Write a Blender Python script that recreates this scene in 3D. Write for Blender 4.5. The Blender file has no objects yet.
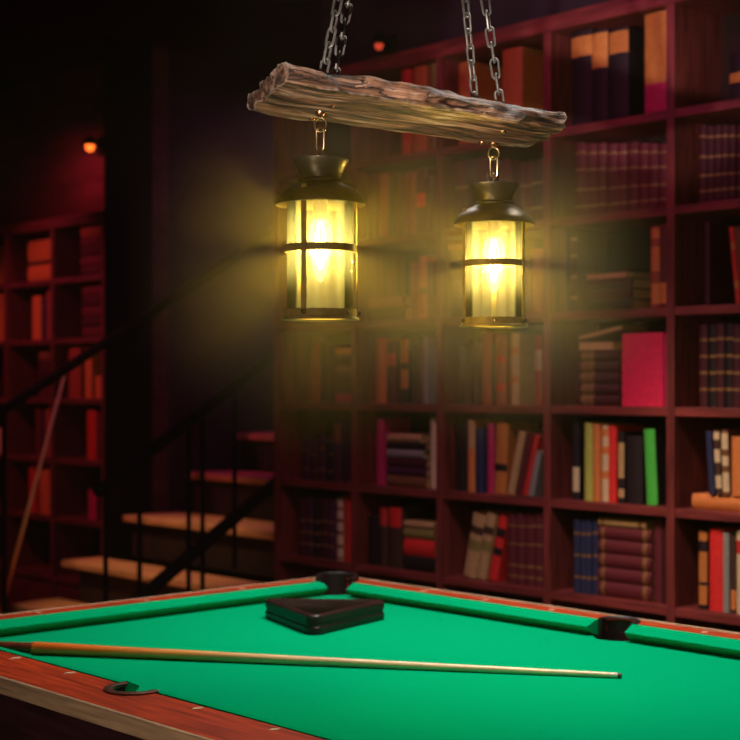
import bpy, bmesh, math, random
from mathutils import Vector, Matrix, noise
random.seed(7)
SC = bpy.context.scene
COL = SC.collection
PI = math.pi
# ------------------------------------------------------------------ camera frame
F = 1450.0
PHI = math.atan(1342.0 / F)
SP, CP = math.sin(PHI), math.cos(PHI)
XV = 370 - F * SP / CP
HZ = 385.0
CH = 1.46
def uv(X, Y): return (X * SP - Y * CP, X * CP + Y * SP)
def on_v(x, v):
    Y = F * v / CP / (x - XV); X = (x - 370) / F * Y
    return X * SP - Y * CP, Y
def z_at(y, Y): return CH + (HZ - y) / F * Y
def at(x, y, Y):
    X = (x - 370) / F * Y
    u, v = uv(X, Y)
    return Vector((u, v, z_at(y, Y)))

# ------------------------------------------------------------------ materials
def lin(c):
    return tuple(((x / 255) / 12.92 if x / 255 <= .04045 else ((x / 255 + .055) / 1.055) ** 2.4) for x in c)
MATS = {}
def nodes(name):
    m = bpy.data.materials.new(name); m.use_nodes = True
    nt = m.node_tree; b = nt.nodes['Principled BSDF']
    return m, nt, b
def L(nt, a, b): nt.links.new(a, b)
def mat(name, col, rough=.6, metal=0, vary=.25, scale=(30, 30, 30), bump=0, sheen=0, coat=0, spec=.5, detail=4):
    if name in MATS: return MATS[name]
    m, nt, b = nodes(name)
    tc = nt.nodes.new('ShaderNodeTexCoord'); mp = nt.nodes.new('ShaderNodeMapping')
    mp.inputs['Scale'].default_value = scale
    nz = nt.nodes.new('ShaderNodeTexNoise'); nz.inputs['Scale'].default_value = 1; nz.inputs['Detail'].default_value = detail
    L(nt, tc.outputs['Object'], mp.inputs[0]); L(nt, mp.outputs[0], nz.inputs['Vector'])
    rp = nt.nodes.new('ShaderNodeValToRGB')
    rp.color_ramp.elements[0].position = .3; rp.color_ramp.elements[1].position = .7
    rp.color_ramp.elements[0].color = (*[c * (1 - vary) for c in col], 1)
    rp.color_ramp.elements[1].color = (*[min(1, c * (1 + vary)) for c in col], 1)
    L(nt, nz.outputs['Fac'], rp.inputs[0]); L(nt, rp.outputs[0], b.inputs['Base Color'])
    b.inputs['Roughness'].default_value = rough; b.inputs['Metallic'].default_value = metal
    b.inputs['Sheen Weight'].default_value = sheen; b.inputs['Coat Weight'].default_value = coat
    b.inputs['Specular IOR Level'].default_value = spec
    if bump:
        bp = nt.nodes.new('ShaderNodeBump'); bp.inputs['Strength'].default_value = bump; bp.inputs['Distance'].default_value = .003
        L(nt, nz.outputs['Fac'], bp.inputs['Height']); L(nt, bp.outputs[0], b.inputs['Normal'])
    MATS[name] = m
    return m
def emit(name, col, s):
    m, nt, b = nodes(name)
    b.inputs['Base Color'].default_value = (*col, 1)
    b.inputs['Emission Color'].default_value = (*col, 1); b.inputs['Emission Strength'].default_value = s
    return m

M_FELT = mat('green_felt', (.0005, .36, .145), 1, vary=.06, scale=(260, 260, 260), bump=.25, spec=0)
M_RAIL = mat('mahogany_rail', (.48, .048, .010), .36, vary=.45, scale=(5, 60, 60), coat=.25, detail=6)
M_RAILV = mat('mahogany_rail_cross', (.48, .048, .010), .36, vary=.45, scale=(60, 5, 60), coat=.25, detail=6)
M_TRIM = mat('worn_brass_trim', (.48, .31, .185), .45, metal=.1, vary=.35, scale=(6, 90, 90), bump=.1)
M_APRON = mat('dark_apron_wood', (.035, .009, .012), .5, vary=.4, scale=(5, 60, 40))
M_PEARL = mat('pearl_inlay', (.75, .55, .38), .3, vary=.1)
M_LEATHER = mat('pocket_leather', (.014, .007, .008), .5, vary=.4, scale=(60, 60, 60), bump=.3)
M_BRACKET = mat('pocket_bracket_metal', (.16, .075, .05), .35, metal=.6, vary=.3)
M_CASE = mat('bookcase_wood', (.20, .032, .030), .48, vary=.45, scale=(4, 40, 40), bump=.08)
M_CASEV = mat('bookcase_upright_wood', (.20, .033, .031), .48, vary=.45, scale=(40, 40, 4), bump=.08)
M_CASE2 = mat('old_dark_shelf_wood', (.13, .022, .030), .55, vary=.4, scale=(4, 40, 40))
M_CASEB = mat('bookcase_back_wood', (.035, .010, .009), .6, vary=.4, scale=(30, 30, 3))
M_PAGES = mat('paper_pages', (.62, .33, .14), .85, vary=.15, scale=(4, 4, 500))
M_GOLD = mat('gilt_band', (.28, .13, .045), .5, metal=.2, vary=.2)
M_BRONZE = mat('aged_bronze', (.085, .066, .032), .36, metal=.55, vary=.25, scale=(40, 40, 40))
M_BAND = mat('lit_bronze_band', (.34, .24, .085), .45, metal=.15, vary=.25, scale=(60, 60, 60))  # lighter copy of the bronze, lit look put into the colour
M_CHAIN = mat('dark_steel_chain', (.23, .20, .17), .42, metal=.7, vary=.3, scale=(80, 80, 80))
M_BRASS = mat('brass_chain', (.62, .42, .20), .25, metal=1, vary=.2, scale=(80, 80, 80))
M_COPPER = mat('copper_screw', (.72, .36, .22), .25, metal=1, vary=.2)
M_SCREW = mat('bright_screw', (.7, .6, .4), .25, metal=1, vary=.2)
M_SOCKET = mat('bakelite_socket', (.10, .045, .012), .45, vary=.2)
M_RACK = mat('dark_rack_wood', (.022, .007, .006), .42, vary=.5, scale=(8, 8, 60), coat=.12, spec=.3)
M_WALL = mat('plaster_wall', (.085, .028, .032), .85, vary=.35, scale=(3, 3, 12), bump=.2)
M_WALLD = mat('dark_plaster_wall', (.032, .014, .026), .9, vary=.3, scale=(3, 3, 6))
M_FLOOR = mat('dark_floor_boards', (.03, .012, .012), .5, vary=.5, scale=(3, 30, 3))
M_CEIL = mat('dark_ceiling', (.014, .007, .010), .9, vary=.3, scale=(2, 2, 2))
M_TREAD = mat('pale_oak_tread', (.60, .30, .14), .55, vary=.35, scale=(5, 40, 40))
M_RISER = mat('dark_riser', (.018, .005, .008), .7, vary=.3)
M_IRON = mat('black_iron', (.004, .003, .004), .8, vary=.2, spec=.2)
M_TIP = mat('blue_leather_tip', (.10, .08, .07), .8)
M_FERR = mat('ivory_ferrule', (.80, .72, .55), .35, vary=.05)

def wood_cue():
    m, nt, b = nodes('stained_maple_cue')
    tc = nt.nodes.new('ShaderNodeTexCoord'); sep = nt.nodes.new('ShaderNodeSeparateXYZ')
    L(nt, tc.outputs['Object'], sep.inputs[0])
    mr = nt.nodes.new('ShaderNodeMapRange'); mr.inputs['From Min'].default_value = 0; mr.inputs['From Max'].default_value = 1.5
    L(nt, sep.outputs['X'], mr.inputs['Value'])
    rp = nt.nodes.new('ShaderNodeValToRGB'); e = rp.color_ramp.elements
    e[0].position = .06; e[0].color = (.92, .17, .02, 1)
    e[1].position = 1; e[1].color = (.95, .76, .45, 1)
    for p, c in ((.20, (.92, .23, .035, 1)), (.38, (.92, .42, .12, 1)), (.50, (.92, .60, .26, 1))):
        x = e.new(p); x.color = c
    L(nt, mr.outputs[0], rp.inputs[0])
    mp = nt.nodes.new('ShaderNodeMapping'); mp.inputs['Scale'].default_value = (6, 160, 160)
    nz = nt.nodes.new('ShaderNodeTexNoise'); nz.inputs['Scale'].default_value = 1; nz.inputs['Detail'].default_value = 5
    L(nt, tc.outputs['Object'], mp.inputs[0]); L(nt, mp.outputs[0], nz.inputs['Vector'])
    mx = nt.nodes.new('ShaderNodeMix'); mx.data_type = 'RGBA'; mx.blend_type = 'MULTIPLY'
    r2 = nt.nodes.new('ShaderNodeMapRange'); r2.inputs['From Min'].default_value = .35; r2.inputs['From Max'].default_value = .65
    r2.inputs['To Min'].default_value = .75; r2.inputs['To Max'].default_value = 1
    L(nt, nz.outputs['Fac'], r2.inputs['Value'])
    mx.inputs[0].default_value = 1
    L(nt, rp.outputs[0], mx.inputs[6]); L(nt, r2.outputs[0], mx.inputs[7]); L(nt, mx.outputs[2], b.inputs['Base Color'])
    b.inputs['Roughness'].default_value = .3; b.inputs['Coat Weight'].default_value = .4
    return m
M_CUE = wood_cue()
M_BUTT = mat('dark_red_butt_cap', (.16, .03, .012), .4, vary=.3)

def driftwood():
    m, nt, b = nodes('weathered_driftwood')
    tc = nt.nodes.new('ShaderNodeTexCoord')
    mp = nt.nodes.new('ShaderNodeMapping'); mp.inputs['Scale'].default_value = (3.5, 34, 60)
    L(nt, tc.outputs['Object'], mp.inputs[0])
    n1 = nt.nodes.new('ShaderNodeTexNoise'); n1.inputs['Scale'].default_value = 1; n1.inputs['Detail'].default_value = 8; n1.inputs['Roughness'].default_value = .62
    n1.inputs['Distortion'].default_value = .6
    L(nt, mp.outputs[0], n1.inputs['Vector'])
    n2 = nt.nodes.new('ShaderNodeTexNoise'); n2.inputs['Scale'].default_value = 9; n2.inputs['Detail'].default_value = 4
    L(nt, tc.outputs['Object'], n2.inputs['Vector'])
    rp = nt.nodes.new('ShaderNodeValToRGB'); e = rp.color_ramp.elements
    e[0].position = .36; e[0].color = (.010, .006, .004, 1)
    e[1].position = .68; e[1].color = (.70, .54, .44, 1)
    x = e.new(.44); x.color = (.085, .040, .020, 1)
    x = e.new(.54); x.color = (.32, .165, .10, 1)
    L(nt, n1.outputs['Fac'], rp.inputs[0])
    rp2 = nt.nodes.new('ShaderNodeValToRGB')
    rp2.color_ramp.elements[0].position = .35; rp2.color_ramp.elements[0].color = (.75, .58, .45, 1)
    rp2.color_ramp.elements[1].position = .65; rp2.color_ramp.elements[1].color = (1, .98, .95, 1)
    L(nt, n2.outputs['Fac'], rp2.inputs[0])
    mx = nt.nodes.new('ShaderNodeMix'); mx.data_type = 'RGBA'; mx.blend_type = 'MULTIPLY'; mx.inputs[0].default_value = 1
    L(nt, rp.outputs[0], mx.inputs[6]); L(nt, rp2.outputs[0], mx.inputs[7])
    # worn pale edges
    g = nt.nodes.new('ShaderNodeNewGeometry')
    pr = nt.nodes.new('ShaderNodeMapRange'); pr.inputs['From Min'].default_value = .535; pr.inputs['From Max'].default_value = .66
    L(nt, g.outputs['Pointiness'], pr.inputs['Value'])
    mpc = nt.nodes.new('ShaderNodeMapping'); mpc.inputs['Scale'].default_value = (2.2, 46, 40); L(nt, tc.outputs['Object'], mpc.inputs[0])
    nc = nt.nodes.new('ShaderNodeTexNoise'); nc.inputs['Scale'].default_value = 1; nc.inputs['Detail'].default_value = 3; nc.inputs['Distortion'].default_value = .9; L(nt, mpc.outputs[0], nc.inputs['Vector'])
    c1 = nt.nodes.new('ShaderNodeMath'); c1.operation = 'SUBTRACT'; c1.inputs[1].default_value = .5; L(nt, nc.outputs['Fac'], c1.inputs[0])
    c2 = nt.nodes.new('ShaderNodeMath'); c2.operation = 'ABSOLUTE'; L(nt, c1.outputs[0], c2.inputs[0])
    c3 = nt.nodes.new('ShaderNodeMapRange'); c3.inputs['From Min'].default_value = .004; c3.inputs['From Max'].default_value = .035; c3.inputs['To Min'].default_value = .12; L(nt, c2.outputs[0], c3.inputs['Value'])
    mc = nt.nodes.new('ShaderNodeMix'); mc.data_type = 'RGBA'; mc.blend_type = 'MULTIPLY'; mc.inputs[0].default_value = 1
    L(nt, mx.outputs[2], mc.inputs[6]); L(nt, c3.outputs[0], mc.inputs[7]); mx = mc
    m2 = nt.nodes.new('ShaderNodeMix'); m2.data_type = 'RGBA'
    L(nt, pr.outputs[0], m2.inputs[0]); L(nt, mx.outputs[2], m2.inputs[6]); m2.inputs[7].default_value = (.85, .66, .54, 1)
    L(nt, m2.outputs[2], b.inputs['Base Color'])
    bp = nt.nodes.new('ShaderNodeBump'); bp.inputs['Strength'].default_value = .9; bp.inputs['Distance'].default_value = .006
    hm = nt.nodes.new('ShaderNodeMath'); hm.operation = 'MULTIPLY_ADD'; hm.inputs[1].default_value = .6
    L(nt, c3.outputs[0], hm.inputs[0]); L(nt, n1.outputs['Fac'], hm.inputs[2]); L(nt, hm.outputs[0], bp.inputs['Height']); L(nt, bp.outputs[0], b.inputs['Normal'])
    b.inputs['Roughness'].default_value = .6
    return m
M_DRIFT = driftwood()

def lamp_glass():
    m = bpy.data.materials.new('reflection_streaked_glass'); m.use_nodes = True
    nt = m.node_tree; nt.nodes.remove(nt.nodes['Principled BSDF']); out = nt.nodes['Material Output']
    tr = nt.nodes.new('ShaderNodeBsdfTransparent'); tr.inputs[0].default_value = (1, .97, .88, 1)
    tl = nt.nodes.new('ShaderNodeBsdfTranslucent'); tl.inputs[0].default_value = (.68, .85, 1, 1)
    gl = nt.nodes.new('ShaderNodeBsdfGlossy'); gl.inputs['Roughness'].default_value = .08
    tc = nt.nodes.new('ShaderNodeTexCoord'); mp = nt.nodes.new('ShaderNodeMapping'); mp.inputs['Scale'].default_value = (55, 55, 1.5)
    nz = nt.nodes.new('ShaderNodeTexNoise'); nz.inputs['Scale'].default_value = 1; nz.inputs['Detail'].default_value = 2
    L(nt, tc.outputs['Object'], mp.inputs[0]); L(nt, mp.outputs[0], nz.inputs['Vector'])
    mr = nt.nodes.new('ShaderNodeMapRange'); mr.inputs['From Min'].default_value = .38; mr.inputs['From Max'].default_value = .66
    mr.inputs['To Min'].default_value = .026; mr.inputs['To Max'].default_value = .075  # vertical streaks imitate reflections, put into the translucency
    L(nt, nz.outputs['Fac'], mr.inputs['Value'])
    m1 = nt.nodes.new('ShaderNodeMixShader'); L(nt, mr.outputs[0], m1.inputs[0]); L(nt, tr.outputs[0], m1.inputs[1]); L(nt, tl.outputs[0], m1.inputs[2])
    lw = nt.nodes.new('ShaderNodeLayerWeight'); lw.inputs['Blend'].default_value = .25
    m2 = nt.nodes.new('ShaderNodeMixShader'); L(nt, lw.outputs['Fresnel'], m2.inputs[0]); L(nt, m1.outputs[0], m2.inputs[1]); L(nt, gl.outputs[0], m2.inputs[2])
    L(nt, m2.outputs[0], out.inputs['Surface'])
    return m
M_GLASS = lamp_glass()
def bulb_mat():
    m = bpy.data.materials.new('glowing_bulb_glass'); m.use_nodes = True
    nt = m.node_tree; nt.nodes.remove(nt.nodes['Principled BSDF']); out = nt.nodes['Material Output']
    em = nt.nodes.new('ShaderNodeEmission'); em.inputs[0].default_value = (1, .74, .22, 1); em.inputs[1].default_value = 1.0
    tr = nt.nodes.new('ShaderNodeBsdfTransparent')
    ad = nt.nodes.new('ShaderNodeAddShader'); L(nt, em.outputs[0], ad.inputs[0]); L(nt, tr.outputs[0], ad.inputs[1])
    L(nt, ad.outputs[0], out.inputs['Surface'])
    return m
M_BULB = bulb_mat()
M_FILAMENT = emit('hot_filament', (1, .80, .34), 4)

# ------------------------------------------------------------------ mesh helpers
class MB:
    def __init__(s): s.bm = bmesh.new()
    def box(s, a, b, mi=0, bev=0):
        x0, y0, z0 = a; x1, y1, z1 = b
        bm = s.bm if not bev else bmesh.new()
        vs = [bm.verts.new(p) for p in ((x0,y0,z0),(x1,y0,z0),(x1,y1,z0),(x0,y1,z0),(x0,y0,z1),(x1,y0,z1),(x1,y1,z1),(x0,y1,z1))]
        for f in ((3,2,1,0),(4,5,6,7),(0,1,5,4),(1,2,6,5),(2,3,7,6),(3,0,4,7)):
            bm.faces.new([vs[i] for i in f]).material_index = mi
        if bev:
            bmesh.ops.bevel(bm, geom=bm.edges[:], offset=bev, segments=2, affect='EDGES', profile=.5)
            me = bpy.data.meshes.new('t'); bm.to_mesh(me); bm.free(); s.bm.from_mesh(me); bpy.data.meshes.remove(me)
        return s
    def prism(s, poly, z0, z1, mi=0, bev=0):
        bm = bmesh.new()
        lo = [bm.verts.new((p[0], p[1], z0)) for p in poly]; hi = [bm.verts.new((p[0], p[1], z1)) for p in poly]
        n = len(poly)
        bm.faces.new(lo[::-1]); top = bm.faces.new(hi)
        for i in range(n): bm.faces.new((lo[i], lo[(i+1) % n], hi[(i+1) % n], hi[i]))
        for f in bm.faces: f.material_index = mi
        if bev: bmesh.ops.bevel(bm, geom=list(top.edges), offset=bev, segments=2, affect='EDGES', profile=.5)
        bmesh.ops.recalc_face_normals(bm, faces=bm.faces)
        me = bpy.data.meshes.new('t'); bm.to_mesh(me); bm.free(); s.bm.from_mesh(me); bpy.data.meshes.remove(me)
        return s
    def loft(s, rings, closed=True, cap=True, mi=0, loop=False):
        bm = s.bm
        R = [[bm.verts.new(p) for p in r] for r in rings]
        n = len(R[0]); m = len(R)
        for j in range(m if loop else m - 1):
            a, b = R[j], R[(j+1) % m]
            for i in range(n if closed else n - 1):
                k = (i+1) % n
                bm.faces.new((a[i], a[k], b[k], b[i])).material_index = mi
        if cap and not loop and closed:
            bm.faces.new(R[0][::-1]).material_index = mi; bm.faces.new(R[-1]).material_index = mi
        return s
    def lathe(s, prof, n=32, c=(0,0,0), mi=0, close=False):
        rings = [[(c[0] + r * math.cos(2*PI*i/n), c[1] + r * math.sin(2*PI*i/n), c[2] + z) for i in range(n)] for r, z in prof]
        s.loft(rings, cap=not close, mi=mi, loop=close)
        return s
    def tube(s, pts, r, n=8, loop=False, mi=0):
        pts = [Vector(p) for p in pts]; m = len(pts); rings = []
        up = Vector((.123, .456, .88)).normalized()
        for i, p in enumerate(pts):
            if loop: t = pts[(i+1) % m] - pts[i-1]
            else: t = pts[min(i+1, m-1)] - pts[max(i-1, 0)]
            t.normalize()
            a = up - t * up.dot(t)
            if a.length < 1e-3: a = Vector((1,0,0)) - t * t.x
            a.normalize(); b = t.cross(a); up = a
            rr = r[i] if isinstance(r, (list, tuple)) else r
            rings.append([p + (a * math.cos(2*PI*k/n) + b * math.sin(2*PI*k/n)) * rr for k in range(n)])
        if loop:
            # keep the frame from twisting at the seam: planar loops only
            nrm = Vector((0,0,0))
            for i in range(m): nrm += pts[i].cross(pts[(i+1) % m])
            nrm.normalize(); rings = []
            for i, p in enumerate(pts):
                t = (pts[(i+1) % m] - pts[i-1]).normalized(); b = t.cross(nrm)
                rings.append([p + (nrm * math.cos(2*PI*k/n) + b * math.sin(2*PI*k/n)) * r for k in range(n)])
        s.loft(rings, loop=loop, mi=mi)
        return s
    def xf(s, M): bmesh.ops.transform(s.bm, matrix=M, verts=s.bm.verts[:]); return s
    def build(s, name, mats, parent=None, smooth=False, loc=None, rot=None):
        bmesh.ops.recalc_face_normals(s.bm, faces=s.bm.faces[:])
        me = bpy.data.meshes.new(name); s.bm.to_mesh(me); s.bm.free()
        for m in (mats if isinstance(mats, (list, tuple)) else [mats]): me.materials.append(m)
        if smooth:
            for p in me.polygons: p.use_smooth = True
            try: me.set_sharp_from_angle(angle=math.radians(38))
            except Exception: pass
        o = bpy.data.objects.new(name, me); COL.objects.link(o)
        if parent: o.parent = parent
        if loc is not None: o.location = loc
        if rot is not None: o.rotation_euler = rot
        return o
def tag(o, label=None, cat=None, group=None, kind=None):
    if label: o['label'] = label
    if cat: o['category'] = cat
    if group: o['group'] = group
    if kind: o['kind'] = kind
    return o
def empty(name, loc=(0,0,0), rot=(0,0,0)):
    o = bpy.data.objects.new(name, None); o.empty_display_size = .05; COL.objects.link(o)
    o.location = loc; o.rotation_euler = rot
    return o
def struct(o): o['kind'] = 'structure'; return o

# ------------------------------------------------------------------ room shell
U0, U1, V0, CEIL = -10.6, 2.2, -2.0, 3.55
VB, VL, VR = 4.84, 5.08, 8.2           # wall behind main bookcase, behind left bookcase, end of stair recess
UL, UR = -7.46, -5.60                  # stair opening
struct(MB().box((U0-.1, V0-.1, -.1), (U1+.1, VR+.1, 0)).build('floor', M_FLOOR))
struct(MB().box((U0-.1, V0-.1, CEIL), (U1+.1, VR+.1, CEIL+.1)).build('ceiling', M_CEIL))
struct(MB().box((UR, VB, 0), (U1, VB+.12, CEIL)).build('wall_back', M_WALLD))
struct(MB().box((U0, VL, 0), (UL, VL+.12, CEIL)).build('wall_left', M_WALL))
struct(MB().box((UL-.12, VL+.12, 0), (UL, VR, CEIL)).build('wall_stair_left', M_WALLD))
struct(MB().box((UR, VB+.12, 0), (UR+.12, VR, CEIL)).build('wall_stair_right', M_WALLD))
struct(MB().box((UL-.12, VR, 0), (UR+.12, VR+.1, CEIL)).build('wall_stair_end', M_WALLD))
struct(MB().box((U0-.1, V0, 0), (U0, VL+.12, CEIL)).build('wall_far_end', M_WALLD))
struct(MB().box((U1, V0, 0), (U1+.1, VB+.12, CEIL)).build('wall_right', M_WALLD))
struct(MB().box((U0-.1, V0-.1, 0), (U1+.1, V0, CEIL)).build('wall_front', M_WALLD))

struct(MB().box((UL-.020, 4.745, 0), (UL-.001, VL, CEIL)).build('dark_cover_sheet', M_IRON))  # added black sheet over the bookcase side, keeps that face dark
# ------------------------------------------------------------------ billiard table
ZR, ZN, ZB = .80, .785, .757
UE, UE2 = -3.70, -1.42                 # felt outer lines at the ends
VN, VF = 1.78, 3.255                   # felt outer lines near / far
RN, RF = .16, .075                     # wood widths
PNU, PFU = -2.66, -2.50                # side pockets
table = empty('billiard_table', ((UE+UE2)/2, (VN+VF)/2, 0))
tag(table, 'large billiard table with green felt and mahogany rails', 'billiard table')
TO = Vector(table.location)
def tb(mb, name, mats, parent=table, smooth=False):
    off = TO if parent is table else Vector((0,0,0))
    mb.xf(Matrix.Translation(-TO))
    return mb.build(name, mats, parent, smooth)
def arc(cx, cy, r, a0, a1, n=12): return [(cx + r*math.cos(math.radians(a0+(a1-a0)*i/n)), cy + r*math.sin(math.radians(a0+(a1-a0)*i/n))) for i in range(n+1)]
rc = .068; rs = .068
bed = []
bed += arc(UE+.01, VN+.01, rc, 90, 0)
bed += arc(PNU, VN, rs, 180, 0)
bed += arc(UE2-.01, VN+.01, rc, 180, 90)
bed += arc(UE2-.01, VF-.01, rc, 270, 180)
bed += arc(PFU, VF, rs, 0, -180)
bed += arc(UE+.01, VF-.01, rc, 0, -90)
tb(MB().prism(bed, ZB-.04, ZB), 'bed_cloth', M_FELT)
# cushions: cross-section (distance from the felt's outer line inward, z)
def cushion(axis, line, sgn, a, b, ja, jb):
    sec = ((0, ZR), (.018, ZR+.0005), (.045, ZN+.003), (.055, ZN-.001), (.053, ZN-.006), (.022, ZB), (0, ZB))
    n = 12; rings = []
    for i in range(n+1):
        f = i/n; r = []
        for d, z in sec:
            k = d/.055
            p = (a + ja*k)*(1-f) + (b - jb*k)*f
            q = line + sgn*d
            r.append((p, q, z) if axis == 'u' else (q, p, z))
        rings.append(r)
    return MB().loft(rings)
JC, JS = .035, .008
tb(cushion('u', VF, -1, UE+.115, PFU-.058, JC*.3, JS), 'cushion', M_FELT)
tb(cushion('u', VF, -1, PFU+.058, UE2-.1, JS, JC), 'cushion', M_FELT)
tb(cushion('u', VN, 1, UE+.10, PNU-.078, JC, JS), 'cushion', M_FELT)
tb(cushion('u', VN, 1, PNU+.055, UE2-.1, JS, JC), 'cushion', M_FELT)
tb(cushion('v', UE, 1, VN+.10, VF-.062, JC, JC*.3), 'cushion', M_FELT)
tb(cushion('v', UE2, -1, VN+.10, VF-.10, JC, JC), 'cushion', M_FELT)
# wooden rails with pocket cut-outs
near = [(UE-RF, VN-RN), (UE2+RF, VN-RN), (UE2+RF, VN-.07), (UE2-.05, VN-.05), (UE2-.095, VN)]
near += arc(PNU, VN-.012, .056, 10, -190, 18)
near += [(UE+.095, VN), (UE+.05, VN-.05), (UE-RF, VN-.07)]
tb(MB().prism(near, ZR-.036, ZR-.001, bev=.004), 'rail', M_RAIL)
far = [(UE-RF, VF+RF), (UE-RF, VF+.06), (UE+.05, VF+.05), (UE+.095, VF)]
far += arc(PFU, VF+.005, .05, 180, 0, 14)
far += [(UE2-.095, VF), (UE2-.05, VF+.05), (UE2+RF, VF+.06), (UE2+RF, VF+RF)]
tb(MB().prism(far[::-1], ZR-.036, ZR-.001, bev=.004), 'rail', M_RAIL)
for ue, s in ((UE, -1), (UE2, 1)):
    e = [(ue, VN+.095), (ue+s*.05, VN+.05), (ue+s*RF, VN+.045), (ue+s*RF, VF-.045), (ue+s*.05, VF-.05), (ue, VF-.095)]
    tb(MB().prism(e, ZR-.036, ZR-.001, bev=.004), 'rail', M_RAILV)
# outer metal edging and apron
def strip(a, b): return MB().box(a, b, bev=.003)
tb(strip((UE-RF-.012, VN-RN-.012, ZR-.037), (UE2+RF+.012, VN-RN, ZR+.001)), 'edge_trim', M_TRIM)
tb(strip((UE-RF-.012, VF+RF, ZR-.037), (UE2+RF+.012, VF+RF+.010, ZR+.002)), 'edge_trim', M_TRIM)
tb(strip((UE-RF-.012, VN-RN, ZR-.037), (UE-RF, VF+RF, ZR)), 'edge_trim', M_TRIM)
tb(strip((UE2+RF, VN-RN, ZR-.037), (UE2+RF+.012, VF+RF, ZR)), 'edge_trim', M_TRIM)
tb(MB().prism([(UE-RF+.0, VN-RN+.004), (UE2+RF, VN-RN+.004), (UE2+RF, VF+RF-.004), (UE-RF, VF+RF-.004)], .46, ZB-.20), 'apron', M_APRON)
for a, b in (((UE-RF, VN-RN+.004, ZB-.20), (UE2+RF, VN-RN+.03, ZR-.038)), ((UE-RF, VF+RF-.03, ZB-.20), (UE2+RF, VF+RF-.004, ZR-.038)),
             ((UE-RF, VN-RN+.03, ZB-.20), (UE-RF+.026, VF+RF-.03, ZR-.038)), ((UE2+RF-.026, VN-RN+.03, ZB-.20), (UE2+RF, VF+RF-.03, ZR-.038))):
    tb(MB().box(a, b), 'apron_panel', M_APRON)
for lu in (UE+.22, UE2-.22):
    for lv in (VN+.16, VF-.16):
        tb(MB().lathe([(.085, .46), (.085, .40), (.06, .37), (.072, .30), (.05, .12), (.045, .06), (.06, .04), (.06, 0)], 20, (lu, lv, 0)), 'leg', M_APRON, smooth=True)
# sights
SN, SF = .2478, .265
def sight(u, v, cross):
    a, b = (.0085, .017) if not cross else (.017, .0085)
    tb(MB().prism([(u-a, v), (u, v-b), (u+a, v), (u, v+b)], ZR-.003, ZR+.0006), 'sight', M_PEARL)
for k in (-3, -2, -1, 1, 2, 3): sight(PNU+k*SN, VN-.027, False)
for k in (-3, -2, -1, 1, 2, 3): sight(PFU+k*SF, VF+.032, False)
for k in range(3):
    for ue, s in ((UE, -1), (UE2, 1)): sight(ue+s*.034, VN+.37*(k+1), True)
# pockets
def pocket(cu, cv, r, a0, a1, top, bracket=None):
    n = 16; mb = MB(); t = .011
    out, inn = [], []
    rings = []
    for i in range(n+1):
        a = math.radians(a0 + (a1-a0)*i/n); c, s = math.cos(a), math.sin(a)
        rings.append([(cu+r*c, cv+r*s, ZR-.10), (cu+(r+t)*c, cv+(r+t)*s, ZR-.10), (cu+(r+t)*c, cv+(r+t)*s, top), (cu+(r+t*.5)*c, cv+(r+t*.5)*s, top+.004), (cu+r*c, cv+r*s, top)])
    mb.loft(rings)
    p = tb(mb, 'pocket', M_LEATHER, smooth=True)
    cup = MB().lathe([(r+.004, ZR-.095), (r+.016, ZR-.046), (r+.018, ZR-.10), (r*.95, ZR-.17), (r*.6, ZR-.20), (.001, ZR-.205), (.001, ZR-.2), (r*.55, ZR-.195), (r*.9, ZR-.168), (r, ZR-.1)], 20, (cu, cv, 0), close=True)
    cup.xf(Matrix.Translation(-TO)); cup.build('pocket_cup', M_LEATHER, p, True)
    if bracket:
        rr = []
        for i in range(n+1):
            a = math.radians(bracket[0] + (bracket[1]-bracket[0])*i/n); c, s = math.cos(a), math.sin(a)
            w0, w1 = r-.003, r+.016
            rr.append([(cu+w0*c, cv+w0*s, ZR-.004), (cu+w1*c, cv+w1*s, ZR-.004), (cu+w1*c, cv+w1*s, ZR+.003), (cu+(w0+w1)/2*c, cv+(w0+w1)/2*s, ZR+.006), (cu+w0*c, cv+w0*s, ZR+.003)])
        b = MB().loft(rr); b.xf(Matrix.Translation(-TO)); b.build('pocket_bracket', M_BRACKET, p, True)
    return p
pocket(PNU, VN-.014, .052, 170, 370, ZR-.004, (165, 375))
pocket(PFU, VF+.004, .050, -15, 195, ZR+.003)
pocket(UE+.026, VF-.006, .062, 0, 270, ZR+.016)
pocket(UE+.012, VN+.012, .064, 92, 358, ZR)
pocket(UE2-.012, VN+.012, .064, 182, 448, ZR)
pocket(UE2-.012, VF-.012, .064, -88, 178, ZR)

# ------------------------------------------------------------------ triangle rack
def rounded_tri(side, r, off, n=8):
    R = side / math.sqrt(3); pts = []
    for k in range(3):
        a = math.radians(90 + 120*k); c = Vector((math.cos(a), math.sin(a))) * (R - 2*r)
        for i in range(n+1):
            b = a + math.radians(-60 + 120*i/n)
            pts.append((c.x + (r-off)*math.cos(b), c.y + (r-off)*math.sin(b)))
    return pts
rack = empty('triangle_rack', (0,0,0))
tag(rack, 'dark wooden triangle ball rack lying on green felt by corner pocket', 'rack')
Lp, Rp, Np = at(264, 605, 4.34), at(385.5, 600, 4.42), at(313, 617, 4.06)
cen = (Lp + Rp + Np) / 3
ang = math.atan2(Np.y - cen.y, Np.x - cen.x)
rack.location = (cen.x, cen.y, ZB + .0005); rack.rotation_euler = (0, 0, ang - PI/2)
hh = .056
def ringpoly(o0, z0): return [(x, y, z0) for x, y in rounded_tri(.400, .028, o0)]
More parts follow.
